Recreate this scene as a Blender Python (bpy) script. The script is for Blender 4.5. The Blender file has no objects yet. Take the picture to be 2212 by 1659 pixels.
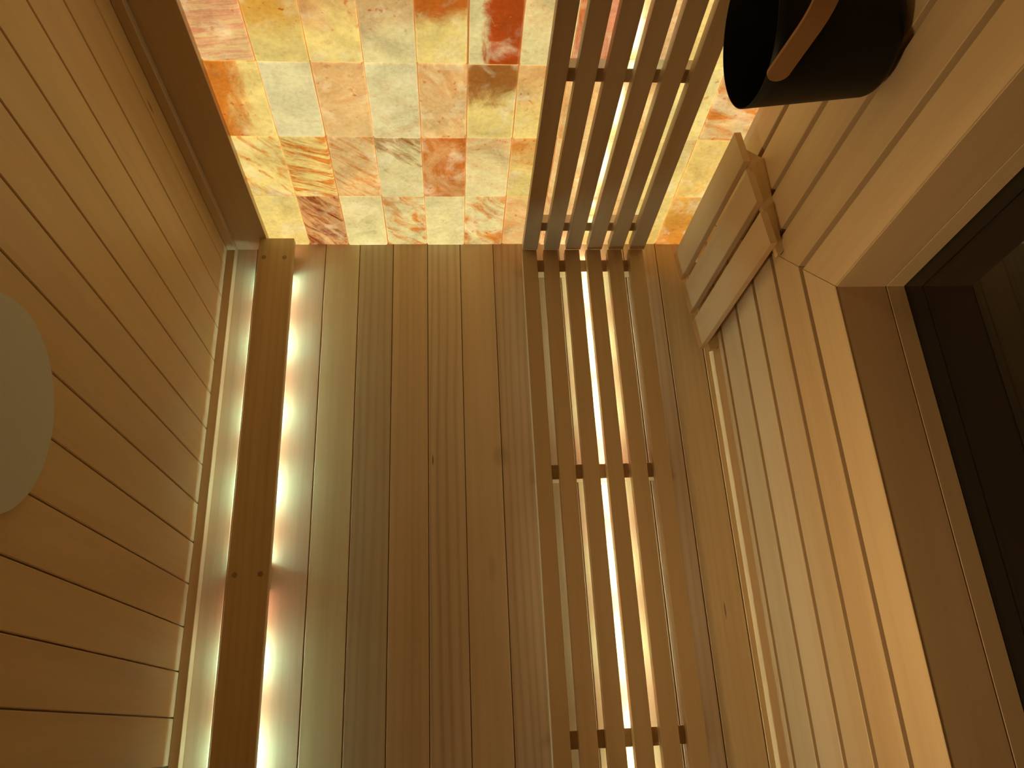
import bpy, math, random
from mathutils import Vector, Matrix

# ------------------------------------------------------------------ camera, world, light, exposure
S = 1.18            # scene units: geometry below is written in "survey" units around the eye point, scaled to metres
CZ = 0.43           # height of the eye point above the floor
FLOOR = -CZ / S
scene = bpy.context.scene
C = scene.collection

def W3(p):
    return Vector((p[0] * S, p[1] * S, p[2] * S + CZ))

cam_data = bpy.data.cameras.new('camera')
cam = bpy.data.objects.new('camera', cam_data)
C.objects.link(cam)
R = ((0.99674462, 0.04610865, -0.06613732),
     (-0.01569009, 0.91557389, 0.40184359),
     (0.07908207, -0.39949774, 0.9133168))
cam.matrix_world = Matrix(((R[0][0], -R[1][0], -R[2][0], 0), (R[0][1], -R[1][1], -R[2][1], 0),
                           (R[0][2], -R[1][2], -R[2][2], CZ), (0, 0, 0, 1)))
cam_data.sensor_fit = 'HORIZONTAL'
cam_data.sensor_width = 36.0
cam_data.lens = 1716.0 / 2212 * 36.0
cam_data.clip_start = 0.01
scene.camera = cam

world = bpy.data.worlds.new('world')
scene.world = world
world.use_nodes = True
world.node_tree.nodes['Background'].inputs[0].default_value = (0.004, 0.003, 0.002, 1)
world.node_tree.nodes['Background'].inputs[1].default_value = 1.0

scene.view_settings.view_transform = 'Standard'
scene.view_settings.look = 'None'
scene.view_settings.gamma = 1.0
scene.view_settings.use_curve_mapping = False
scene.view_settings.exposure = 0.0
scene.cycles.use_denoising = True
scene.cycles.max_bounces = 7
scene.cycles.diffuse_bounces = 4
scene.cycles.use_adaptive_sampling = True
scene.cycles.adaptive_threshold = 0.03
scene.cycles.sample_clamp_indirect = 4.0

SALT_GLOW = 1.0
LED_GAIN = 75.0

# added fill light, out of view, to brighten the right wall (its housing is built further down)
SPOT = (-0.425, 0.12, 0.78)
ld = bpy.data.lights.new('fill_spot_light', 'AREA')
ld.shape = 'DISK'; ld.size = 0.16; ld.energy = 2.7; ld.color = (1.0, 0.72, 0.36); ld.spread = math.radians(98)
fill_lamp = bpy.data.objects.new('lamp', ld); C.objects.link(fill_lamp)
fill_lamp.location = W3(SPOT)
fill_lamp.rotation_euler = Vector((1.0, -0.26, 0.08)).to_track_quat('-Z', 'Y').to_euler()

# ------------------------------------------------------------------ node helpers
def new_mat(name):
    m = bpy.data.materials.new(name); m.use_nodes = True
    nt = m.node_tree
    for n in list(nt.nodes): nt.nodes.remove(n)
    out = nt.nodes.new('ShaderNodeOutputMaterial')
    return m, nt, out

def N(nt, kind, **kw):
    n = nt.nodes.new(kind)
    for k, v in kw.items():
        if k.startswith('i_'):
            n.inputs[int(k[2:])].default_value = v
        else:
            setattr(n, k, v)
    return n

def lin(c):
    return tuple(((v / 255) / 12.92 if v / 255 <= 0.04045 else ((v / 255 + 0.055) / 1.055) ** 2.4) for v in c)

def math_n(nt, op, a, b=None, clamp=False):
    n = nt.nodes.new('ShaderNodeMath'); n.operation = op; n.use_clamp = clamp
    for i, v in enumerate((a, b)):
        if v is None: continue
        if isinstance(v, (int, float)): n.inputs[i].default_value = v
        else: nt.links.new(v, n.inputs[i])
    return n.outputs[0]

def mixc(nt, fac, a, b, blend='MIX'):
    n = nt.nodes.new('ShaderNodeMix'); n.data_type = 'RGBA'; n.blend_type = blend
    for idx, v in ((0, fac), (6, a), (7, b)):
        if isinstance(v, (int, float)): n.inputs[idx].default_value = v
        elif isinstance(v, tuple): n.inputs[idx].default_value = (*v[:3], 1)
        else: nt.links.new(v, n.inputs[idx])
    return n.outputs[2]

def ramp(nt, fac, lo, hi):
    n = nt.nodes.new('ShaderNodeMapRange'); n.interpolation_type = 'SMOOTHSTEP'
    n.inputs[1].default_value = lo; n.inputs[2].default_value = hi
    nt.links.new(fac, n.inputs[0])
    return n.outputs[0]

# ------------------------------------------------------------------ materials
def wood_material(name, light=(0.66, 0.49, 0.30), dark=(0.50, 0.345, 0.19), rough=0.42, marks=(), dull=1.0):
    m, nt, out = new_mat(name)
    L = nt.links.new
    gc = N(nt, 'ShaderNodeAttribute', attribute_name='gc')
    tone = N(nt, 'ShaderNodeAttribute', attribute_name='tone')
    # broad figure along the board
    mp = N(nt, 'ShaderNodeMapping'); mp.inputs['Scale'].default_value = (1.3, 26.0, 1.0)
    L(gc.outputs['Vector'], mp.inputs['Vector'])
    n1 = N(nt, 'ShaderNodeTexNoise'); n1.inputs['Scale'].default_value = 1.0; n1.inputs['Detail'].default_value = 4.0
    L(mp.outputs[0], n1.inputs['Vector'])
    # growth rings: sine of warped across-coordinate
    mp2 = N(nt, 'ShaderNodeMapping'); mp2.inputs['Scale'].default_value = (1.0, 14.0, 1.0)
    L(gc.outputs['Vector'], mp2.inputs['Vector'])
    n2 = N(nt, 'ShaderNodeTexNoise'); n2.inputs['Scale'].default_value = 1.0; n2.inputs['Detail'].default_value = 2.0
    L(mp2.outputs[0], n2.inputs['Vector'])
    sx = N(nt, 'ShaderNodeSeparateXYZ'); L(gc.outputs['Vector'], sx.inputs[0])
    ph = math_n(nt, 'ADD', math_n(nt, 'MULTIPLY', sx.outputs[1], 420.0), math_n(nt, 'MULTIPLY', n2.outputs['Fac'], 16.0))
    rings = math_n(nt, 'MULTIPLY', math_n(nt, 'ADD', math_n(nt, 'SINE', ph), 1.0), 0.5)
    rings = math_n(nt, 'POWER', rings, 2.2)
    # fine fibre
    mp3 = N(nt, 'ShaderNodeMapping'); mp3.inputs['Scale'].default_value = (12.0, 700.0, 1.0)
    L(gc.outputs['Vector'], mp3.inputs['Vector'])
    n3 = N(nt, 'ShaderNodeTexNoise'); n3.inputs['Scale'].default_value = 1.0; n3.inputs['Detail'].default_value = 2.0
    L(mp3.outputs[0], n3.inputs['Vector'])
    st = N(nt, 'ShaderNodeSeparateColor'); L(tone.outputs['Color'], st.inputs[0])
    figure = ramp(nt, n1.outputs['Fac'], 0.30, 0.75)
    # alpha of tone = ring strength
    rs = math_n(nt, 'MULTIPLY', rings, tone.outputs['Alpha'])
    fac = math_n(nt, 'ADD', math_n(nt, 'MULTIPLY', figure, 0.42), math_n(nt, 'MULTIPLY', rs, 0.55), clamp=True)
    fac = math_n(nt, 'ADD', fac, math_n(nt, 'MULTIPLY', math_n(nt, 'SUBTRACT', n3.outputs['Fac'], 0.5), 0.35), clamp=True)
    col = mixc(nt, fac, light, dark)
    col = mixc(nt, 1.0, col, tone.outputs['Color'], 'MULTIPLY')
    for (px, py, pz, rx, ry, rz, k) in marks:      # dark knots and checks of the boards, fixed on the boards
        geo = N(nt, 'ShaderNodeNewGeometry')
        sub = N(nt, 'ShaderNodeVectorMath', operation='SUBTRACT'); L(geo.outputs['Position'], sub.inputs[0])
        sub.inputs[1].default_value = W3((px, py, pz))
        div = N(nt, 'ShaderNodeVectorMath', operation='DIVIDE'); L(sub.outputs[0], div.inputs[0])
        div.inputs[1].default_value = (rx * S, ry * S, rz * S)
        ln = N(nt, 'ShaderNodeVectorMath', operation='LENGTH'); L(div.outputs[0], ln.inputs[0])
        f = math_n(nt, 'MULTIPLY', math_n(nt, 'SUBTRACT', 1.0, ramp(nt, ln.outputs['Value'], 0.35, 1.0)), k)
        col = mixc(nt, f, col, (0.10, 0.05, 0.02))
    b = N(nt, 'ShaderNodeBsdfPrincipled')
    L(col, b.inputs['Base Color'])
    b.inputs['Roughness'].default_value = rough
    b.inputs['Specular IOR Level'].default_value = 0.35 * dull
    bump = N(nt, 'ShaderNodeBump'); bump.inputs['Strength'].default_value = 0.06; bump.inputs['Distance'].default_value = 0.001
    L(n3.outputs['Fac'], bump.inputs['Height']); L(bump.outputs[0], b.inputs['Normal'])
    L(b.outputs[0], out.inputs[0])
    return m

CEIL = 1.5
wood = wood_material('basswood')
wood_ceiling = wood_material('hemlock_ceiling', light=(0.66, 0.49, 0.30), dark=(0.45, 0.305, 0.165), marks=(
    (-0.034, -0.495, CEIL, 0.0016, 0.014, 0.01, 0.95), (0.508, -0.188, CEIL, 0.0018, 0.02, 0.01, 0.8),
    (0.100, -0.50, CEIL, 0.022, 0.030, 0.01, 0.22), (0.075, -0.28, CEIL, 0.010, 0.035, 0.01, 0.16)))
wood_left = wood_material('basswood_left_wall', marks=((-0.469, -0.94, 1.02, 0.01, 0.0035, 0.022, 0.7),))

def plain(name, color, rough=0.5, metallic=0.0, spec=0.5):
    m, nt, out = new_mat(name)
    b = N(nt, 'ShaderNodeBsdfPrincipled')
    n = N(nt, 'ShaderNodeTexNoise'); n.inputs['Scale'].default_value = 60.0
    c = mixc(nt, n.outputs['Fac'], tuple(v * 0.94 for v in color), tuple(min(1, v * 1.06) for v in color))
    nt.links.new(c, b.inputs['Base Color'])
    b.inputs['Roughness'].default_value = rough
    b.inputs['Metallic'].default_value = metallic
    b.inputs['Specular IOR Level'].default_value = spec
    nt.links.new(b.outputs[0], out.inputs[0])
    return m

def emitter(name, color, strength):
    m, nt, out = new_mat(name)
    e = N(nt, 'ShaderNodeEmission'); e.inputs[0].default_value = (*color, 1); e.inputs[1].default_value = strength
    nt.links.new(e.outputs[0], out.inputs[0])
    return m

tape_mat = plain('led_tape', (0.7, 0.7, 0.68), 0.4)
def led_set(gain):
    return [emitter('diode_green_white', (0.50, 1.0, 0.86), gain),
            emitter('diode_warm', (1.0, 0.90, 0.68), gain * 0.34),
            emitter('diode_pink', (1.0, 0.54, 0.42), gain * 0.13)]
cove_leds = led_set(LED_GAIN * 9.0)
cove_back_leds = led_set(LED_GAIN * 1.9)
slat_leds = [emitter('diode_slat_green', (0.70, 1.0, 0.68), LED_GAIN * 3.2), emitter('diode_slat_warm', (1.0, 0.78, 0.60), LED_GAIN * 1.6),
             emitter('diode_slat_pink', (1.0, 0.48, 0.42), LED_GAIN * 1.0)]
post_leds = led_set(LED_GAIN * 1.3)
black_mat = plain('black_enamel', (0.007, 0.0065, 0.006), 0.45, spec=0.2)
plug_mat = plain('wood_plug', (0.29, 0.20, 0.11), 0.6)
disc_mat = plain('pale_grey_disc', (0.56, 0.59, 0.60), 0.55)
handle_mat = wood_material('handle_wood', light=(0.30, 0.15, 0.06), dark=(0.22, 0.10, 0.04))

# backlit salt: each block has its own colours, veining direction and gradient, stored on its faces
def salt_material():
    m, nt, out = new_mat('himalayan_salt')
    L = nt.links.new
    gc = N(nt, 'ShaderNodeAttribute', attribute_name='gc')
    ca = N(nt, 'ShaderNodeAttribute', attribute_name='cola')
    cb = N(nt, 'ShaderNodeAttribute', attribute_name='colb')
    par = N(nt, 'ShaderNodeAttribute', attribute_name='par')
    grd = N(nt, 'ShaderNodeAttribute', attribute_name='grd')
    sp = N(nt, 'ShaderNodeSeparateXYZ'); L(par.outputs['Vector'], sp.inputs[0])
    sg = N(nt, 'ShaderNodeSeparateXYZ'); L(grd.outputs['Vector'], sg.inputs[0])
    rot = N(nt, 'ShaderNodeVectorRotate'); rot.rotation_type = 'Z_AXIS'
    L(gc.outputs['Vector'], rot.inputs['Vector']); L(math_n(nt, 'MULTIPLY', sp.outputs[1], -1.0), rot.inputs['Angle'])
    sc = N(nt, 'ShaderNodeCombineXYZ')
    sc.inputs[0].default_value = 12.0; sc.inputs[2].default_value = 1.0
    L(math_n(nt, 'MULTIPLY', sp.outputs[2], 12.0), sc.inputs[1])
    mul = N(nt, 'ShaderNodeVectorMath', operation='MULTIPLY')
    L(rot.outputs[0], mul.inputs[0]); L(sc.outputs[0], mul.inputs[1])
    n1 = N(nt, 'ShaderNodeTexNoise'); n1.inputs['Scale'].default_value = 1.0; n1.inputs['Detail'].default_value = 9.0
    n1.inputs['Roughness'].default_value = 0.68; n1.inputs['Distortion'].default_value = 0.9
    L(mul.outputs[0], n1.inputs['Vector'])
    # position in the block (-.5 ... .5) is carried by uvb
    uvb = N(nt, 'ShaderNodeAttribute', attribute_name='uvb')
    su = N(nt, 'ShaderNodeSeparateXYZ'); L(uvb.outputs['Vector'], su.inputs[0])
    g = math_n(nt, 'ADD', math_n(nt, 'MULTIPLY', su.outputs[0], sg.outputs[0]), math_n(nt, 'MULTIPLY', su.outputs[1], sg.outputs[1]))
    v = math_n(nt, 'ADD', math_n(nt, 'MULTIPLY', math_n(nt, 'SUBTRACT', n1.outputs['Fac'], 0.5), sp.outputs[0]), math_n(nt, 'ADD', g, sg.outputs[2]))
    fac = ramp(nt, v, -0.5, 1.0)
    col = mixc(nt, fac, ca.outputs['Color'], cb.outputs['Color'])
    # milky cloud
    n2 = N(nt, 'ShaderNodeTexNoise'); n2.inputs['Scale'].default_value = 22.0; n2.inputs['Detail'].default_value = 5.0
    n2.inputs['Distortion'].default_value = 0.4
    L(gc.outputs['Vector'], n2.inputs['Vector'])
    col = mixc(nt, math_n(nt, 'MULTIPLY', ramp(nt, n2.outputs['Fac'], 0.5, 0.72), 0.5), col, (0.80, 0.66, 0.34))
    # crystal grain
    n3 = N(nt, 'ShaderNodeTexNoise'); n3.inputs['Scale'].default_value = 130.0; n3.inputs['Detail'].default_value = 4.0
    n3.inputs['Roughness'].default_value = 0.7
    L(gc.outputs['Vector'], n3.inputs['Vector'])
    br = N(nt, 'ShaderNodeMapRange'); br.inputs[1].default_value = 0.3; br.inputs[2].default_value = 0.7
    br.inputs[3].default_value = 0.86; br.inputs[4].default_value = 1.14
    L(n3.outputs['Fac'], br.inputs[0])
    # thick and thin places let less and more light through
    n5 = N(nt, 'ShaderNodeTexNoise'); n5.inputs['Scale'].default_value = 11.0; n5.inputs['Detail'].default_value = 3.0
    n5.inputs['Distortion'].default_value = 0.8
    L(gc.outputs['Vector'], n5.inputs['Vector'])
    b5 = N(nt, 'ShaderNodeMapRange'); b5.inputs[1].default_value = 0.3; b5.inputs[2].default_value = 0.7
    b5.inputs[3].default_value = 0.80; b5.inputs[4].default_value = 1.22
    L(n5.outputs['Fac'], b5.inputs[0])
    sc5 = nt.nodes.new('ShaderNodeVectorMath'); sc5.operation = 'SCALE'
    L(col, sc5.inputs[0]); L(b5.outputs[0], sc5.inputs['Scale']); col = sc5.outputs[0]
    # red-brown flecks where the veins are
    n4 = N(nt, 'ShaderNodeTexNoise'); n4.inputs['Scale'].default_value = 80.0; n4.inputs['Detail'].default_value = 3.0
    L(gc.outputs['Vector'], n4.inputs['Vector'])
    fl = math_n(nt, 'MULTIPLY', ramp(nt, n4.outputs['Fac'], 0.62, 0.72), math_n(nt, 'ADD', math_n(nt, 'MULTIPLY', fac, 0.8), 0.15))
    col = mixc(nt, fl, col, (0.50, 0.10, 0.015))
    gl = nt.nodes.new('ShaderNodeVectorMath'); gl.operation = 'SCALE'
    L(col, gl.inputs[0]); L(br.outputs[0], gl.inputs['Scale'])
    b = N(nt, 'ShaderNodeBsdfPrincipled')
    dim = nt.nodes.new('ShaderNodeVectorMath'); dim.operation = 'SCALE'; dim.inputs['Scale'].default_value = 0.45
    L(gl.outputs[0], dim.inputs[0])
    L(dim.outputs[0], b.inputs['Base Color'])
    L(gl.outputs[0], b.inputs['Emission Color'])
    b.inputs['Emission Strength'].default_value = SALT_GLOW
    b.inputs['Roughness'].default_value = 0.35
    bump = N(nt, 'ShaderNodeBump'); bump.inputs['Strength'].default_value = 0.35; bump.inputs['Distance'].default_value = 0.002
    L(n1.outputs['Fac'], bump.inputs['Height']); L(bump.outputs[0], b.inputs['Normal'])
    L(b.outputs[0], out.inputs[0])
    return m
salt_mat = salt_material()
joint_mat, nt_, out_ = new_mat('salt_joint_glow')
b_ = N(nt_, 'ShaderNodeBsdfPrincipled'); b_.inputs['Base Color'].default_value = (*lin((190, 140, 90)), 1)
b_.inputs['Emission Color'].default_value = (*lin((186, 132, 74)), 1); b_.inputs['Emission Strength'].default_value = 0.62 * SALT_GLOW
nt_.links.new(b_.outputs[0], out_.inputs[0])

# ------------------------------------------------------------------ mesh builder
class MB:
    def __init__(self):
        self.v = []; self.f = []; self.gc = []; self.tone = []; self.mi = []; self.extra = []
    def face(self, idx, gcs, tone=(1, 1, 1, 0.3), mi=0, extra=None):
        self.f.append(tuple(idx)); self.gc.append(list(gcs)); self.tone.append(tone); self.mi.append(mi); self.extra.append(extra)
    def prism(self, poly, w0, w1, frame, tone=(1, 1, 1, 0.3), off=None, mi=0):
        """poly: (u,v) outline; w0,w1: numbers or functions of u; frame=(origin,U,V,W)"""
        if off is None: off = random.uniform(0, 50)
        o, U, V, Wd = [Vector(a) for a in frame]
        k = len(self.v); n = len(poly)
        ws = []
        for wf in (w0, w1):
            for (u, v) in poly:
                w = wf(u) if callable(wf) else wf
                ws.append(w)
                self.v.append(o + U * u + V * v + Wd * w)
        # orientation
        area = sum(poly[i][0] * poly[(i + 1) % n][1] - poly[(i + 1) % n][0] * poly[i][1] for i in range(n))
        flip = (area < 0) ^ (U.cross(V).dot(Wd) < 0)
        for i in range(n):
            j = (i + 1) % n
            du = abs(poly[i][0] - poly[j][0]); dv = abs(poly[i][1] - poly[j][1])
            q = 0 if du >= dv else 1
            idx = [k + i, k + j, k + n + j, k + n + i]
            g = [(ws[a - k], poly[(a - k) % n][q] + (0 if q == 0 else 0.37), off) for a in idx]
            if flip: idx = idx[::-1]; g = g[::-1]
            self.face(idx, g, tone, mi)
        for base, rev in ((0, True), (n, False)):
            idx = [k + base + i for i in range(n)]
            g = [(poly[i][1] * 3 + 0.11, poly[i][0], off + 7) for i in range(n)]
            if rev ^ flip: idx = idx[::-1]; g = g[::-1]
            self.face(idx, g, tone, mi)
    def box(self, x, y, z, along='y', tone=(1, 1, 1, 0.3), ch=0.0012, off=None, mi=0):
        (x0, x1), (y0, y1), (z0, z1) = x, y, z
        if along == 'x': u, v, w = (y0, y1), (z0, z1), (x0, x1); fr = ((0, 0, 0), (0, 1, 0), (0, 0, 1), (1, 0, 0))
        elif along == 'y': u, v, w = (x0, x1), (z0, z1), (y0, y1); fr = ((0, 0, 0), (1, 0, 0), (0, 0, 1), (0, 1, 0))
        else: u, v, w = (x0, x1), (y0, y1), (z0, z1); fr = ((0, 0, 0), (1, 0, 0), (0, 1, 0), (0, 0, 1))
        self.prism(chamf(u[0], u[1], v[0], v[1], ch), w[0], w[1], fr, tone, off, mi)
    def build(self, name, mats, parent=None, smooth=False, loc=None):
        if not isinstance(mats, (list, tuple)): mats = [mats]
        base = W3(loc) if loc is not None else Vector((0, 0, 0))
        me = bpy.data.meshes.new(name)
        me.from_pydata([tuple(W3(p) - base) for p in self.v], [], self.f)
        for m in mats: me.materials.append(m)
        me.polygons.foreach_set('material_index', self.mi)
        if smooth: me.polygons.foreach_set('use_smooth', [True] * len(self.f))
        a = me.attributes.new('gc', 'FLOAT_VECTOR', 'CORNER')
        flat = [c for g in self.gc for q in g for c in q]
        a.data.foreach_set('vector', flat)
        t = me.attributes.new('tone', 'FLOAT_COLOR', 'FACE')
        t.data.foreach_set('color', [c for q in self.tone for c in q])
        if any(e is not None for e in self.extra):
            for key in ('cola', 'colb', 'par', 'grd'):
                at = me.attributes.new(key, 'FLOAT_VECTOR', 'FACE')
                at.data.foreach_set('vector', [c for e in self.extra for c in (e[key] if e else (0.6, 0.4, 0.2))])
            at = me.attributes.new('uvb', 'FLOAT_VECTOR', 'CORNER')
            fl = []
            for e, f in zip(self.extra, self.f):
                if e and 'uvb' in e: fl += [c for q in e['uvb'] for c in q]
                else: fl += [0.0] * (3 * len(f))
            at.data.foreach_set('vector', fl)
        me.update()
        o = bpy.data.objects.new(name, me); C.objects.link(o)
        if parent is not None:
            o.parent = parent
            o.location = base - parent.location if loc is not None else -Vector(parent.location)
        else:
            o.location = base
        return o

def chamf(u0, u1, v0, v1, c):
    if c <= 0: return [(u0, v0), (u1, v0), (u1, v1), (u0, v1)]
    return [(u0 + c, v0), (u1 - c, v0), (u1, v0 + c), (u1, v1 - c), (u1 - c, v1), (u0 + c, v1), (u0, v1 - c), (u0, v0 + c)]

def tag(o, label, cat, group=None, kind=None):
    o['label'] = label; o['category'] = cat
    if group: o['group'] = group
    if kind: o['kind'] = kind
    return o

def struct(o, label):
    o['kind'] = 'structure'; o['label'] = label
    return o

def thing(name, loc, label, cat, group=None):
    o = bpy.data.objects.new(name, None); C.objects.link(o)
    o.location = W3(loc); o.empty_display_size = 0.05
    return tag(o, label, cat, group)

random.seed(7)
def tn(b=1.0, r=1.0, g=1.0, bl=1.0, ring=0.25):
    return (b * r, b * g, b * bl, ring)

# ------------------------------------------------------------------ setting
XL, XR = -0.469, 0.5555
YS, YF = -0.997, 0.75

# floor
mb = MB()
x = XL - 0.02
while x < XR + 0.1:
    mb.box((x, min(x + 0.0735, XR + 0.12)), (YS - 0.05, YF + 0.02), (FLOOR - 0.02, FLOOR), 'y', tn(random.uniform(.85, 1)), 0.0008)
    x += 0.0735
struct(mb.build('floor', wood), 'pale wooden plank floor of the sauna')

# ceiling: tongue-and-groove boards running towards the salt wall
grooves = [-0.4845, -0.411, -0.3375, -0.2642, -0.1905, -0.1177, -0.0427, 0.0292, 0.1025, 0.176, 0.2495, 0.323, 0.3965, 0.4705, 0.545]
ctone = [tn(1.0), tn(1.0, ring=.15), tn(1.0, 1, .98, 1.02, .15), tn(1.03, .97, 1.01, .92, .1), tn(.82, .97, 1.0, .96, .55), tn(.90, 1.03, .96, .85, .35),
         tn(.98, 1, 1.0, 1.02, .95), tn(.97, 1.02, .98, .92, .12), tn(.90, 1.03, .98, 1.0, .75), tn(.95), tn(.95), tn(.95), tn(.93, 1.0, .97, 1.08, .6), tn(.93, 1.0, .98, .92, .3)]
mb = MB()
for i in range(len(grooves) - 1):
    a, b = grooves[i] + 0.0006, grooves[i + 1] - 0.0006
    mb.box((a, b), (YS - 0.03, YF + 0.02), (CEIL, CEIL + 0.02), 'y', ctone[i], 0.0011)
mb.box((XL - 0.02, XR + 0.02), (YS - 0.03, YF + 0.02), (CEIL + 0.0045, CEIL + 0.03), 'y', tn(.55), 0)
struct(mb.build('ceiling', wood_ceiling), 'wooden plank ceiling with fine grooves running towards the salt wall')

# left wall: vertical boards
lg = [-1.0035, -0.929, -0.8555, -0.782, -0.7085, -0.637, -0.5625, -0.4895, -0.4145, -0.341, -0.267, -0.193, -0.119, -0.0455, 0.0284]
while lg[-1] < YF: lg.append(lg[-1] + 0.0738)
mb = MB()
for i in range(len(lg) - 1):
    a, b = lg[i] + 0.0010, lg[i + 1] - 0.0010
    mb.box((XL - 0.02, XL), (a, b), (FLOOR, CEIL + 0.01), 'z', tn(random.uniform(.93, 1.03), 1, random.uniform(.97, 1.0), random.uniform(.88, .97), .08), 0.0012)
mb.box((XL - 0.03, XL - 0.006), (YS - 0.03, YF + 0.02), (FLOOR, CEIL + 0.01), 'z', tn(.5), 0)
struct(mb.build('wall_left', wood_left), 'left wall of wide vertical wooden boards')

# right wall: boards framing the glass door, mitred at the corner
mit = [(-0.565, 0.957), (-0.648, 1.0413), (-0.739, 1.1323), (-0.8225, 1.2231), (-0.9125, 1.3173), (-0.997, 1.400)]
HG = 0.0062
YD = 0.30            # far jamb of the door, out of the frame
mb = MB()
def zt(y):
    for (a, za), (b, zb) in zip(mit[1:], mit[:-1]):
        if a <= y <= b or (y <= a and a == mit[-1][0]) : return za + (zb - za) * (y - a) / (b - a)
    return mit[0][1] - (y - mit[0][0])
fr = ((XR, 0, 0), (0, 1, 0), (1, 0, 0), (0, 0, 1))
for i in range(len(mit) - 1):
    b = mit[i][0] - (HG if i else 0); a = mit[i + 1][0] + HG
    pl = chamf(a, b, 0, 0.02, 0.001) if i else [(a, .001), (a + .001, 0), (b - .001, 0), (b, .001), (b, .0018), (b - .03, .0018), (b - .03, .02), (a, .02)]
    mb.prism(pl, FLOOR, (lambda u: zt(u) - 0.0007), fr, tn(random.uniform(.96, 1.05), ring=.1))
# horizontal boards above the door
fr = ((XR, 0, 0), (0, 0, 1), (1, 0, 0), (0, 1, 0))
inv = [(z, y) for (y, z) in mit]
def yt(z):
    for (a, ya), (b, yb) in zip(inv[:-1], inv[1:]):
        if a - 1e-6 <= z <= b + 1e-6: return ya + (yb - ya) * (z - a) / (b - a)
    return YS if z > 1.4 else inv[0][1] - (z - inv[0][0])
zs = [0.957, 1.0421, 1.1323, 1.2231, 1.3173, 1.4121]
for i in range(5):
    lo = zs[i] + (HG if i else 0); hi = zs[i + 1] - HG
    pl = chamf(lo, hi, 0, 0.02, 0.001) if i else [(lo, .001), (lo + .001, 0), (hi - .001, 0), (hi, .001), (hi, .02), (lo + .03, .02), (lo + .03, .0018), (lo, .0018)]
    mb.prism(pl, (lambda u: yt(u) + 0.0007), YF, fr, tn(random.uniform(.98, 1.05), ring=.08))
mb.prism(chamf(zs[-1] + HG, CEIL + 0.005, 0, 0.02, 0.001), YS - 0.01, YF, fr, tn(1.03, ring=.1))
# vertical boards beyond the door
y = YD
while y < YF:
    mb.prism(chamf(y + HG, min(y + 0.0905, YF) - HG, 0, 0.02, 0.001), FLOOR, zs[0] - 0.001, ((XR, 0, 0), (0, 1, 0), (1, 0, 0), (0, 0, 1)), tn(1.0))
    y += 0.0905
# backing behind the open grooves
def back(y0, y1, z0, z1):
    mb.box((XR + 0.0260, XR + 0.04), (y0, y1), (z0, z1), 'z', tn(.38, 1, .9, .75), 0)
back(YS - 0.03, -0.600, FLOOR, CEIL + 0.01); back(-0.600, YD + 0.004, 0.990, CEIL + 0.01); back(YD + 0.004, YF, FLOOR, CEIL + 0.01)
struct(mb.build('wall_right', wood), 'right wall of wooden boards with open grooves, mitred around the door')

# front wall behind the viewer
mb = MB()
x = XL - 0.02
while x < XR + 0.02:
    mb.box((x + .001, min(x + 0.0735, XR + 0.03) - .001), (YF, YF + 0.02), (FLOOR, CEIL + 0.01), 'z', tn(random.uniform(.93, 1.03), ring=.1), 0.0012)
    x += 0.0735
mb.box((XL - 0.03, XR + 0.03), (YF + 0.006, YF + 0.03), (FLOOR, CEIL + 0.01), 'z', tn(.5), 0)
struct(mb.build('wall_front', wood), 'front wall of vertical wooden boards behind the viewer')

# salt wall -----------------------------------------------------------------
PALE = lin((216, 198, 132)); WHITE = lin((218, 204, 144)); CREAM = lin((222, 184, 116)); PEACH = lin((206, 152, 88))
TAN = lin((196, 156, 98)); AMBER = lin((216, 158, 62)); ORANGE = lin((204, 118, 36)); RUST = lin((184, 96, 28)); RED = lin((172, 70, 18))
YEL = lin((226, 198, 112)); PINK = lin((206, 134, 92)); BROWN = lin((150, 92, 36)); DEEP = lin((120, 30, 8))
def bk(a, b, amt=1.6, ang=0.0, st=1.0, g=(0, 0), bias=-0.2):
    return dict(cola=a, colb=b, par=(amt, ang, st), grd=(g[0], g[1], bias))
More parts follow.
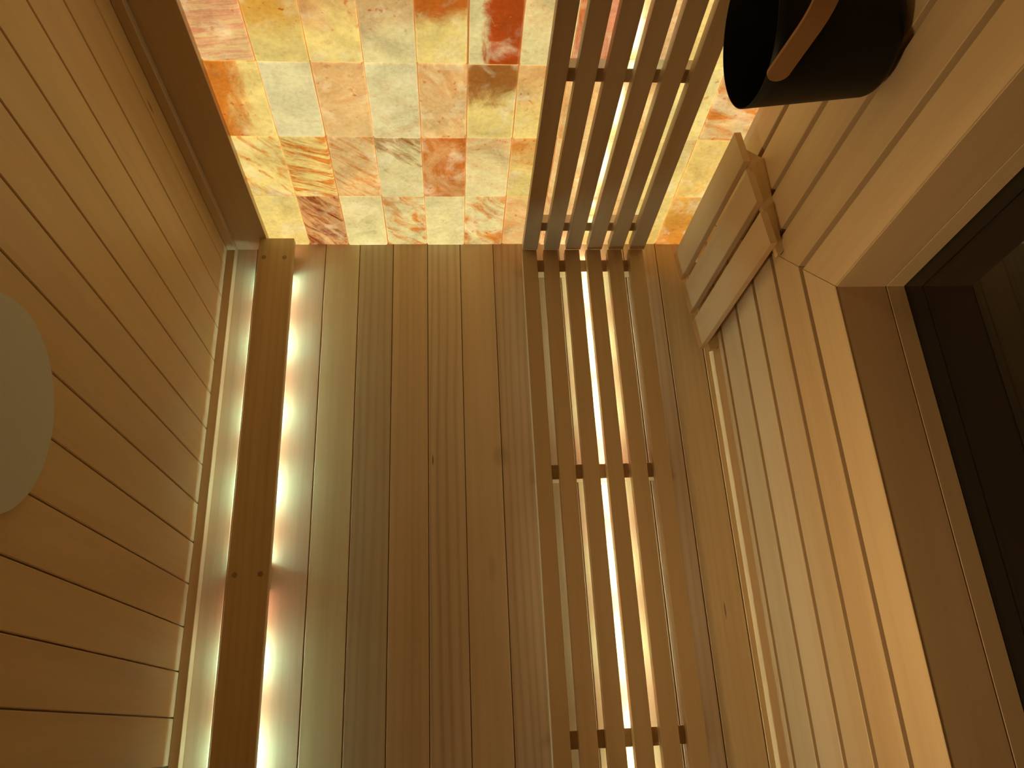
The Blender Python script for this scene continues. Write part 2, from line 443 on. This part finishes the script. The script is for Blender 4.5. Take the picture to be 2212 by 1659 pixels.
# angle: direction of streaks; gradient (gx, gz) with +z = world up
table = {
 (0, 0): bk(YEL, PEACH, 1.4, .3, 1, (0, 0), -.35), (0, 1): bk(lin((206, 150, 88)), lin((136, 58, 16)), 7.0, .95, 4.5, (0, 0), .1), (0, 2): bk(PALE, CREAM, .8, 0, 1, (0, 0), -.3),
 (0, 3): bk(PALE, ORANGE, 6.0, .8, 2.6, (0, 0), .1), (0, 4): bk(PALE, CREAM, .7, 0, 1, (0, 0), -.3), (0, 5): bk(PALE, ORANGE, 6.0, .8, 1.8, (0, 0), .15),
 (0, 6): bk(CREAM, ORANGE, 2.5, .9, 2, (0, 0), .0), (0, 7): bk(CREAM, PINK, 3, .9, 2, (0, 0), .0), (0, 8): bk(CREAM, AMBER, 2.0, .2, 1, (0, 0), .0),
 (0, 9): bk(YEL, AMBER, 1.6, 0, 1, (0, .8), -.1), (0, 10): bk(AMBER, ORANGE, 1.8, .1, 1.2, (0, .9), .05),
 (1, 0): bk(YEL, ORANGE, 6.5, .9, 4, (0, 0), -.25), (1, 1): bk(YEL, ORANGE, 7.0, .35, 6.5, (0, 0), .2), (1, 2): bk(CREAM, ORANGE, 5.0, .75, 5, (0, 0), .0),
 (1, 3): bk(PALE, BROWN, 5.5, .75, 4, (0, -1.4), -.45), (1, 4): bk(PEACH, RUST, 5.0, .2, 1, (0, -.6), .45), (1, 5): bk(PALE, PEACH, 2.4, .1, 2, (0, -.9), .0),
 (1, 6): bk(YEL, ORANGE, 2.4, .6, 1.5, (0, -.9), .0), (1, 7): bk(CREAM, PEACH, 3, .5, 1.5, (0, 0), 0), (1, 8): bk(CREAM, PEACH, 2, .1, 2, (0, 0), -.1),
 (1, 9): bk(YEL, CREAM, 4, .1, 5, (0, -1.0), -.1), (1, 10): bk(YEL, AMBER, 1.6, .4, 1.5, (0, 0), .1),
 (2, 0): bk(YEL, ORANGE, 3.4, 1.4, 2, (-2.4, -.3), .3), (2, 1): bk(WHITE, PINK, 3.2, .1, 5, (0, 0), -.45), (2, 2): bk(CREAM, PEACH, 3.0, -.6, 1.8, (0, -.8), .2),
 (2, 3): bk(WHITE, TAN, 3.0, -.5, 1.8, (.3, .4), -.1), (2, 4): bk(CREAM, PEACH, 4.2, 1.1, 3, (0, -.4), .3), (2, 5): bk(YEL, BROWN, 3.6, 0, 1, (0, -2.6), .1),
 (2, 6): bk(YEL, PEACH, 2.0, 0, 1, (0, -1.2), .1), (2, 7): bk(CREAM, ORANGE, 2.0, 0, 1, (0, 0), 0), (2, 8): bk(CREAM, ORANGE, 4, 1, 2, (0, 0), .1),
 (2, 9): bk(YEL, PALE, 3.0, .3, 2, (0, 0), .1), (2, 10): bk(CREAM, ORANGE, 5, .3, 3, (0, -1.2), .5),
 (3, 0): bk(CREAM, PINK, 5.0, -.12, 7, (0, -.5), .35), (3, 1): bk(YEL, AMBER, 2.6, 0, 1, (0, -3.0), .3), (3, 2): bk(YEL, PEACH, 3.0, .2, 1.2, (0, -2.2), .2),
 (3, 3): bk(PALE, TAN, 2.6, -1.1, 1.6, (-.5, -2.2), .4), (3, 4): bk(YEL, RUST, 3.0, -.3, 1.4, (-.6, -6.0), .0), (3, 5): bk(PALE, RED, 4.2, 1.5, 2.6, (7.0, -.4), 1.6),
 (3, 6): bk(PALE, PEACH, 2.2, .2, 1.4, (0, -.6), -.1), (3, 7): bk(PINK, RUST, 4, 1.5, 4, (0, -.5), .0), (3, 8): bk(CREAM, PINK, 4, 1.3, 2, (0, 0), .1),
 (3, 9): bk(YEL, CREAM, 2.0, .3, 2, (0, 0), -.1), (3, 10): bk(CREAM, AMBER, 2.4, .3, 2, (0, 0), .1),
}
pool = [bk(YEL, AMBER, 1.6), bk(CREAM, ORANGE, 3, .8, 3, (0, 0), .1), bk(WHITE, TAN, 1.4), bk(PEACH, RUST, 2.4, .3, 1, (0, 0), .1), bk(CREAM, PEACH, 2, -.4, 2)]
XW0, XW1 = -0.383, XR + 0.011
cols = [-0.384, -0.2995, -0.215, -0.1295, -0.0437, 0.0385, 0.123, 0.2075, 0.292, 0.3765, 0.4725, 0.558 + 0.01]
rowz = [1.5025, 1.3301, 1.1556, 0.9803]
while rowz[-1] > FLOOR + 0.17: rowz.append(rowz[-1] - 0.1745)
rowz[-1] = FLOOR
mb = MB()
rs = random.Random(11)
for r in range(len(rowz) - 1):
    for c in range(len(cols) - 1):
        x0, x1 = cols[c], cols[c + 1]; z1, z0 = rowz[r], rowz[r + 1]
        sh = rs.uniform(-.0012, .0012)
        x0 += .0007 + max(0, sh); x1 -= .0007 - min(0, sh); z0 += .0008; z1 -= .0008 + rs.uniform(0, .0008)
        if c == 0: x0 = XW0
        e = dict(table.get((r, c)) or rs.choice(pool)); off = rs.uniform(0, 90)
        yf = YS + rs.uniform(-.0008, .0010)
        ang = e['par'][1]
        gx = [0, .0010, .0030, (x1 - x0) * .36, (x1 - x0) * .66, x1 - x0 - .0030, x1 - x0 - .0010, x1 - x0]
        gz = [0, .0010, .0030, (z1 - z0) * .28, (z1 - z0) * .5, (z1 - z0) * .74, z1 - z0 - .0030, z1 - z0 - .0010, z1 - z0]
        NX, NZ = 7, 8
        k = len(mb.v)
        cx, cz = (x0 + x1) / 2, (z0 + z1) / 2
        wob = [rs.uniform(-.0005, .0005) for _ in range((NX + 1) * (NZ + 1))]
        for j in range(NZ + 1):
            for i in range(NX + 1):
                px = x0 + gx[i]; pz = z0 + gz[j]
                ex = min(px - x0, x1 - px); ez = min(pz - z0, z1 - pz)
                d = 0.0
                for q in (ex, ez):
                    if q < 0.0030: d += (1 - q / 0.0030) ** 2 * 0.0026
                d = min(d, 0.0045)
                edge = i in (0, NX) or j in (0, NZ)
                mb.v.append(Vector((px + (wob[j * (NX + 1) + i] if i in (0, NX) and 0 < j < NZ else 0), yf - d + (0 if edge else wob[j * (NX + 1) + i] * .5), pz)))
        for j in range(NZ):
            for i in range(NX):
                idx = [k + j * (NX + 1) + i, k + j * (NX + 1) + i + 1, k + (j + 1) * (NX + 1) + i + 1, k + (j + 1) * (NX + 1) + i]
                idx = idx[::-1]
                g = []; uv = []
                for a in idx:
                    p = mb.v[a]
                    g.append((p.x - cx, p.z - cz, off)); uv.append(((p.x - cx) / (x1 - x0), (p.z - cz) / (z1 - z0), 0))
                ee = dict(e); ee['uvb'] = uv
                mb.face(idx, g, (1, 1, 1, 0), 0, ee)
        # sides of the block
        ring = [k + i for i in range(NX + 1)] + [k + j * (NX + 1) + NX for j in range(1, NZ + 1)] + \
               [k + NZ * (NX + 1) + i for i in range(NX - 1, -1, -1)] + [k + j * (NX + 1) for j in range(NZ - 1, 0, -1)]
        kb = len(mb.v)
        for a in ring:
            p = mb.v[a]; mb.v.append(Vector((p.x, YS - 0.03, p.z)))
        for t in range(len(ring)):
            t2 = (t + 1) % len(ring)
            idx = [ring[t], kb + t, kb + t2, ring[t2]][::-1]
            g = [(mb.v[a].x - cx, mb.v[a].z - cz, off) for a in idx]
            ee = dict(e); ee['uvb'] = [(0, 0, 0)] * 4
            mb.face(idx, g, (1, 1, 1, 0), 0, ee)
# glowing joints behind the blocks
mb.box((XW0 + .002, XW1), (YS - 0.03, YS - 0.0055), (FLOOR, CEIL + 0.004), 'z', tn(1), 0, mi=1)
mb.box((XL - 0.03, XR + 0.03), (YS - 0.06, YS - 0.031), (FLOOR, CEIL + 0.01), 'z', tn(1), 0, mi=2)
salt = struct(mb.build('wall_back', [salt_mat, joint_mat, wood]), 'backlit wall of amber and cream salt blocks')

# trims ---------------------------------------------------------------------
mb = MB(); mb.box((XL, -0.452), (YS + 0.027, YF), (1.478, CEIL), 'y', tn(.92, 1.02, .95, .9, .1), 0.0008)
struct(mb.build('trim_1', wood), 'narrow wooden trim along the ceiling and left wall')
mb = MB(); mb.box((XL, -0.452), (-0.985, -0.970), (FLOOR, CEIL), 'z', tn(.95, ring=.1), 0.0008)
struct(mb.build('trim_2', wood), 'narrow vertical wooden trim in the corner left of the salt wall')
mb = MB(); mb.box((XL - 0.01, -0.383), (YS - 0.030, -0.985), (FLOOR, CEIL), 'z', tn(.95, ring=.1), 0.0006)
struct(mb.build('trim_3', wood), 'wide vertical wooden board edging the salt wall on the left')
mb = MB(); mb.box((0.5458, XR), (YS + .002, YF), (CEIL - 0.003, CEIL + 0.01), 'y', tn(.85, 1.03, .95, .8, .1), 0.0006)
struct(mb.build('trim_4', wood), 'thin wooden trim between the ceiling and right wall')
# door lining
XJ, XG = 0.6328, 0.6607
mb = MB()
mb.box((XR + 0.0020, XJ - .0006), (-0.585, -0.5635), (FLOOR, 0.9585 + .02), 'z', tn(.98, 1.0, .96, .95, .1), 0.0007)
mb.box((XJ + .0006, XG), (-0.585, -0.5640), (FLOOR, 0.9585 + .02), 'z', tn(1.0, ring=.1), 0.0007)
struct(mb.build('trim_5', wood), 'upright wooden lining of the glass door')
mb = MB()
mb.box((XR + 0.0020, XJ - .0006), (-0.5635, YD), (0.9576, 0.978), 'y', tn(.98, 1.0, .96, .95, .1), 0.0007)
mb.box((XJ + .0006, XG), (-0.5640, YD), (0.9575, 0.978), 'y', tn(1.0, ring=.1), 0.0007)
struct(mb.build('trim_6', wood), 'wooden lining across the top of the glass door')
mb = MB()
mb.box((XR + 0.0020, XG), (YD, YD + .02), (FLOOR, 0.978), 'z', tn(1), 0.0007)
struct(mb.build('trim_7', wood), 'second upright wooden lining of the glass door')
# glass door: clear pane in front of a dark room
m, nt, out = new_mat('door_glass')
g = N(nt, 'ShaderNodeBsdfPrincipled'); g.inputs['Base Color'].default_value = (0.35, 0.33, 0.30, 1)
g.inputs['Transmission Weight'].default_value = 1.0; g.inputs['Roughness'].default_value = 0.02; g.inputs['IOR'].default_value = 1.5
nt.links.new(g.outputs[0], out.inputs[0]); glass_mat = m
mb = MB(); mb.box((XG, XG + 0.007), (-0.60, YD + .03), (FLOOR, 0.99), 'z', tn(1), 0)
struct(mb.build('door_1', glass_mat), 'tinted glass door in the right wall, dark room behind')

# ------------------------------------------------------------------ light strips
def led_strip(mb, a, b, axis, pos, w, nrm, pattern, pitch=0.0155, phase=0.0):
    dh = 0.0016 if nrm[0] == 0 else 0.0042
    """tape + diodes along axis; pos = fixed coordinates; nrm = (axis index, sign) the side the diodes face"""
    ai = 'xyz'.index(axis); ni, sg = nrm
    oi = 3 - ai - ni
    def bx(a0, a1, hw, h0, h1, mi):
        r = [None] * 3
        r[ai] = (a0, a1); r[oi] = (pos[oi] - hw, pos[oi] + hw)
        p, q = pos[ni] + sg * h0, pos[ni] + sg * h1
        r[ni] = (min(p, q), max(p, q))
        mb.box(r[0], r[1], r[2], axis, tn(1), 0, mi=mi)
    bx(a, b, w / 2, 0, 0.0008, 0)
    n = max(1, int((b - a) / pitch))
    for q in range(n):
        t = a + (b - a) * (q + .5) / n
        bx(t - 0.0022, t + 0.0022, 0.0022, 0.0008, dh, 1 + pattern(t + phase))

PER = 0.155
def plank_pattern(y):
    # green-white lobes centred on -.755, -.60, -.445 ... pink in between
    d = abs(((y + 0.755 + PER / 2) % PER) - PER / 2)
    return 0 if d < 0.026 else (1 if d < 0.044 else 2)

# cove light: plank hanging under the ceiling along the left wall
t = thing('cove_light', (-0.36, -0.1, 1.456), 'long wooden plank below the ceiling by the left wall, lit from behind', 'light')
mb = MB()
mb.box((-0.3975, -0.3250), (-0.9845, YF - .06), (1.456, 1.475), 'y', tn(.90, 1.0, .98, .90, .35), 0.0012)
mb.build('cover_board', wood_ceiling, t)
for (a, b) in ((-0.968, -0.9165), (-0.3055, -0.2515), (0.35, 0.40)):
    mb = MB(); mb.box((-0.392, -0.3350), (a, b), (1.4752, CEIL - .0002), 'x', tn(.9), 0.0004); mb.build('spacer_block', wood, t)
for (x, y) in ((-0.3846, -0.9376), (-0.3420, -0.9368), (-0.3843, -0.2756), (-0.3396, -0.2757), (-.384, .375), (-.340, .375)):
    mb = MB()
    pts = [(x + 0.0048 * math.cos(q * math.tau / 20), y + 0.0048 * math.sin(q * math.tau / 20)) for q in range(20)]
    mb.prism(pts, 1.4557, 1.4568, ((0, 0, 0), (1, 0, 0), (0, 1, 0), (0, 0, 1)))
    mb.build('screw_plug', plug_mat, t)['label'] = 'darker round plug'
for (a, b) in ((-0.982, -0.969), (-0.9155, -0.3065), (-0.2505, 0.349), (0.401, YF - .07)):
    mb = MB(); mb.box((-0.3650, -0.3580), (a, b), (1.4752, 1.4962), 'y', tn(.9), 0.0004); mb.build('backing_rail', wood, t)
    mb = MB(); led_strip(mb, a, b, 'y', (-0.3579, 0, 1.4850), 0.009, (0, 1), plank_pattern); mb.build('led_strip', [tape_mat] + cove_leds, t)
    mb = MB(); led_strip(mb, a, b, 'y', (-0.3830, 0, 1.4751), 0.009, (2, 1), plank_pattern); mb.build('led_strip', [tape_mat] + cove_back_leds, t)

# slatted light covers ------------------------------------------------------
slx = [0.1625 + 0.0468 * k for k in range(6)]
SW = 0.0318
def slat_pattern(y):
    d = abs(((y + 0.44 + PER / 2) % PER) - PER / 2)
    return 0 if d < 0.036 else (1 if d < 0.058 else 2)
t = thing('slatted_light_cover', (0.29, -0.3, 1.456), 'six long wooden slats with strip light behind, hung below the ceiling', 'light cover')
for k, x in enumerate(slx):
    mb = MB(); mb.box((x, x + SW), (-0.9545, YF - .06), (1.456, 1.476), 'y', tn(random.uniform(.80, .88), 1, .98, .95, .1), 0.0008); mb.build('slat', wood, t)
for y in (-0.9405, -0.4718, 0.0050, 0.475):
    mb = MB(); mb.box((slx[0] + .0045, slx[5] + SW - .001), (y, y + 0.0300), (1.4762, CEIL - .0002), 'x', tn(.75, 1, .92, .85), 0.0005); mb.build('batten', wood, t)
for (a, b) in ((-0.9545, -0.9415), (-0.910, -0.4728), (-0.4408, 0.0040), (0.036, 0.474), (.506, YF - .07)):
    mb = MB(); led_strip(mb, a, b, 'y', (0.3085, 0, 1.4761), 0.008, (2, 1), slat_pattern, pitch=(0.0155 if b - a > .02 else .004)); mb.build('led_strip', [tape_mat] + slat_leds, t)

t = thing('slatted_light_cover', (0.29, -0.955, 0.5), 'six upright wooden slats with strip light behind, standing before the salt wall', 'light cover')
ZB = FLOOR + 0.05
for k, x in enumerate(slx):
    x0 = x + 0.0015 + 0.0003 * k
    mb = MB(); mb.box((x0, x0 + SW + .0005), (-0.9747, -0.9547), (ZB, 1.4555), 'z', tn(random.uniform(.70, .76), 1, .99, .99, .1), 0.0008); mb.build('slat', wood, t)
bz = [1.3853, 0.9592, 0.533, 0.107]
for z in bz + [ZB + .01]:
    mb = MB(); mb.box((slx[0] + .012, slx[5] + SW + .001), (-0.9958, -0.9749), (z, z + 0.0300), 'x', tn(.75, 1, .92, .85), 0.0005); mb.build('batten', wood, t)
for (a, b) in ((1.4165, 1.455), (0.990, 1.3845), (0.564, 0.9585), (0.138, 0.532), (ZB + .045, .106)):
    mb = MB(); led_strip(mb, a, b, 'z', (0.3105, -0.9748, 0), 0.008, (1, -1), slat_pattern, phase=0.02); mb.build('led_strip', [tape_mat] + post_leds, t)

# ------------------------------------------------------------------ lamp shade on the right wall
t = thing('lamp_shade', (XR, -0.80, 1.26), 'slatted wooden lamp shade high on the right wall beside the salt wall', 'lamp shade')
P1, P2 = Vector((0.5053, -0.9425, 1.070)), Vector((0.5295, -0.7125, 1.070))
T1, T2 = Vector((0.4950, -0.9435, 1.457)), Vector((0.5225, -0.7080, 1.457))
Wd = ((T1 - P1) + (T2 - P2)).normalized()
Ud = (P2 - P1).normalized()
Vd = Ud.cross(Wd).normalized()
if Vd.x < 0: Vd = -Vd
wid = (P2 - P1).length; hgt = (T1 - P1).length
TH = 0.0125; gap = 0.0205; sw = (wid - 2 * gap) / 3
for k in range(3):
    u0 = k * (sw + gap)
    mb = MB(); mb.prism(chamf(u0, u0 + sw, 0, TH, 0.0009), 0, hgt, (P1, Ud, Vd, Wd), tn(1.0, 1, .98, .97, .06)); mb.build('slat', wood, t)
def rear(y, z):     # x of the rear face of the slats
    s = (y - P1.y) / (P2.y - P1.y); h = (z - P1.z) / (T1.z - P1.z)
    return (P1.x + (P2.x - P1.x) * s) + (T1.x - P1.x) * h + TH + 0.0006
for (z0, z1) in ((1.0817, 1.0930), (1.434, 1.4455)):
    mb = MB()
    xa = rear(-0.9206, z0 + .01 if z0 < 1.2 else z1) ; xb = rear(-0.6990, z0)
    pts = [(XR - .0003, -0.8975), (XR - .0003, -0.707), (XR - .005, -0.7015), (xb, -0.6975), (xa, -0.9206), (XR - .006, -0.899)]
    mb.prism(pts, z0, z1, ((0, 0, 0), (1, 0, 0), (0, 1, 0), (0, 0, 1)), tn(.98, 1, .99, .9)); mb.build('bracket_plate', wood, t)

# ------------------------------------------------------------------ bucket on the right wall
BY, BZ, RR, LB = -0.789, 0.711, 0.0932, 0.1670
XO, XB = XR - 0.0075 - LB, XR - 0.0075
t = thing('bucket', (XB, BY, BZ), 'black bucket mounted sideways on the right wall with wooden handle', 'bucket')
def lathe(mb, prof, n=96, tone=(1, 1, 1, .2), mi=0, close=False):
    k = len(mb.v); m = len(prof)
    for (x, r) in prof:
        for q in range(n):
            a = math.tau * q / n
            mb.v.append(Vector((x, BY + r * math.cos(a), BZ + r * math.sin(a))))
    for i in range(m - 1):
        for q in range(n):
            q2 = (q + 1) % n
            idx = [k + i * n + q, k + i * n + q2, k + (i + 1) * n + q2, k + (i + 1) * n + q]
            mb.face(idx, [(0, 0, 0)] * 4, tone, mi)
RBm = 0.0775; fil = 0.016
prof = [(XO, RR - .0012), (XO, RR)]
for s in range(1, 9): prof.append((XO + (LB - fil) * s / 8, RR + (RBm - RR) * s / 8))
for s in range(1, 9):
    a = s / 8 * math.pi / 2; prof.append((XB - fil + fil * math.sin(a), RBm - fil + fil * math.cos(a)))
prof.append((XB, 0.0001))
inner = [(XO, RR - .0012)]
for s in range(1, 9): inner.append((XO + (LB - fil) * s / 8, RR - .0012 + (RBm - RR) * s / 8))
for s in range(1, 9):
    a = s / 8 * math.pi / 2; inner.append((XB - .0015 - fil + fil * math.sin(a), RBm - .0012 - fil + fil * math.cos(a)))
inner.append((XB - .0015, 0.0001))
mb = MB(); lathe(mb, prof); lathe(mb, inner)
mb.build('body', black_mat, t, smooth=True)
mb = MB()
prof = [(XB - .001, .0001), (XB - .001, .03), (XR - .0004, .03), (XR - .0004, .0001)]
lathe(mb, prof, 40); mb.build('wall_mount', black_mat, t)
# bent wooden bail hanging from pivots on both sides of the rim
def bail_path():
    pts = []
    yo = 0.0975
    z0, z1 = BZ - 0.030, 0.618
    for s in range(7): pts.append((BY + yo, z0 + (z1 - z0) * s / 6))
    for s in range(1, 25):
        a = math.pi * s / 24; pts.append((BY + yo * math.cos(a), z1 - 0.098 * math.sin(a)))
    for s in range(1, 7): pts.append((BY - yo, z1 + (z0 - z1) * s / 6))
    return pts
path = bail_path()
mb = MB(); hw = 0.0135; th = 0.0022
acc = 0.0; prev = None
for i, (y, z) in enumerate(path):
    a = path[max(0, i - 1)]; b = path[min(len(path) - 1, i + 1)]
    ty, tz = b[0] - a[0], b[1] - a[1]; l = math.hypot(ty, tz); ty /= l; tz /= l
    ny, nz = -tz, ty
    xc = 0.3905 + 0.0165 * min(1.0, (path[0][1] - z) / 0.1)
    if prev: acc += math.hypot(y - prev[0], z - prev[1])
    prev = (y, z)
    k = len(mb.v)
    for (sx_, sn) in ((-1, -1), (1, -1), (1, 1), (-1, 1)):
        mb.v.append(Vector((xc + sx_ * hw, y + ny * th * sn, z + nz * th * sn)))
    if i:
        for q in range(4):
            q2 = (q + 1) % 4
            idx = [k - 4 + q, k - 4 + q2, k + q2, k + q]
            mb.face(idx, [(acc - .01, q * .01, 3), (acc - .01, q * .01 + .02, 3), (acc, q * .01 + .02, 3), (acc, q * .01, 3)])
# rounded ends
for end, sgn in ((0, 1), (len(path) - 1, -1)):
    y, z = path[end]; xc = 0.3905
    k = len(mb.v); n = 14
    for sn in (-1, 1):
        for q in range(n + 1):
            a = math.pi * q / n
            mb.v.append(Vector((xc - hw * math.cos(a), y + th * sn, z + hw * math.sin(a))))
    f1 = [k + q for q in range(n + 1)]; f2 = [k + n + 1 + q for q in range(n + 1)]
    mb.face(f1, [(mb.v[a].z, mb.v[a].x, 3) for a in f1]); mb.face(f2[::-1], [(mb.v[a].z, mb.v[a].x, 3) for a in f2[::-1]])
    for q in range(n):
        idx = [f1[q], f1[q + 1], f2[q + 1], f2[q]]
        mb.face(idx, [(mb.v[a].z, mb.v[a].x, 3) for a in idx])
h = mb.build('handle', handle_mat, t); h['label'] = 'bent brown wooden handle'
for s in (1, -1):
    mb = MB(); pts = [(0.3905 + .004 * math.cos(q * math.tau / 16), BZ - .030 + .004 * math.sin(q * math.tau / 16)) for q in range(16)]
    ya, yb = sorted((BY + s * 0.086, BY + s * 0.0953))
    mb.prism(pts, ya, yb, ((0, 0, 0), (1, 0, 0), (0, 0, 1), (0, 1, 0))); mb.build('rivet', black_mat, h)

# ------------------------------------------------------------------ round disc on the left wall
mb = MB()
cy, cz, rr = -0.332, 0.787, 0.1144
k0 = 96
prof = [(XL, rr - .0015), (XL + .0075, rr), (XL + .0090, rr - .0008)]
for (x, r) in prof:
    for q in range(k0):
        a = math.tau * q / k0; mb.v.append(Vector((x, cy + r * math.cos(a), cz + r * math.sin(a))))
for i in range(2):
    for q in range(k0):
        q2 = (q + 1) % k0
        mb.face([i * k0 + q, i * k0 + q2, (i + 1) * k0 + q2, (i + 1) * k0 + q], [(0, 0, 0)] * 4)
mb.face([2 * k0 + q for q in range(k0)], [(0, 0, 0)] * k0); mb.face([q for q in range(k0)][::-1], [(0, 0, 0)] * k0)
tag(mb.build('wall_disc', disc_mat), 'plain round pale grey disc fixed flat on the left wooden wall', 'wall disc')

# ------------------------------------------------------------------ added fixture holding the unseen fill light
t = thing('added_fill_spot', (XL, SPOT[1], SPOT[2]), 'added round warm fill light on the left wall, out of view', 'lamp')
ax = Vector((1.0, -0.26, 0.08)).normalized(); ux = ax.cross(Vector((0, 0, 1))).normalized(); uy = ux.cross(ax)
base = Vector(SPOT) - ax * 0.004
mb = MB()
pts = [(0.074 * math.cos(q * math.tau / 48), 0.074 * math.sin(q * math.tau / 48)) for q in range(48)]
mb.prism(pts, -0.012, 0.0, (base, ux, uy, ax)); mb.build('housing', black_mat, t)
mb = MB()
pts = [(0.012 * math.cos(q * math.tau / 24), 0.012 * math.sin(q * math.tau / 24)) for q in range(24)]
mb.prism(pts, XL, base.x - 0.010, ((0, base.y, base.z), (0, 1, 0), (0, 0, 1), (1, 0, 0))); mb.build('stem', black_mat, t)
fill_lamp.parent = t; fill_lamp.location = W3(SPOT) - t.location
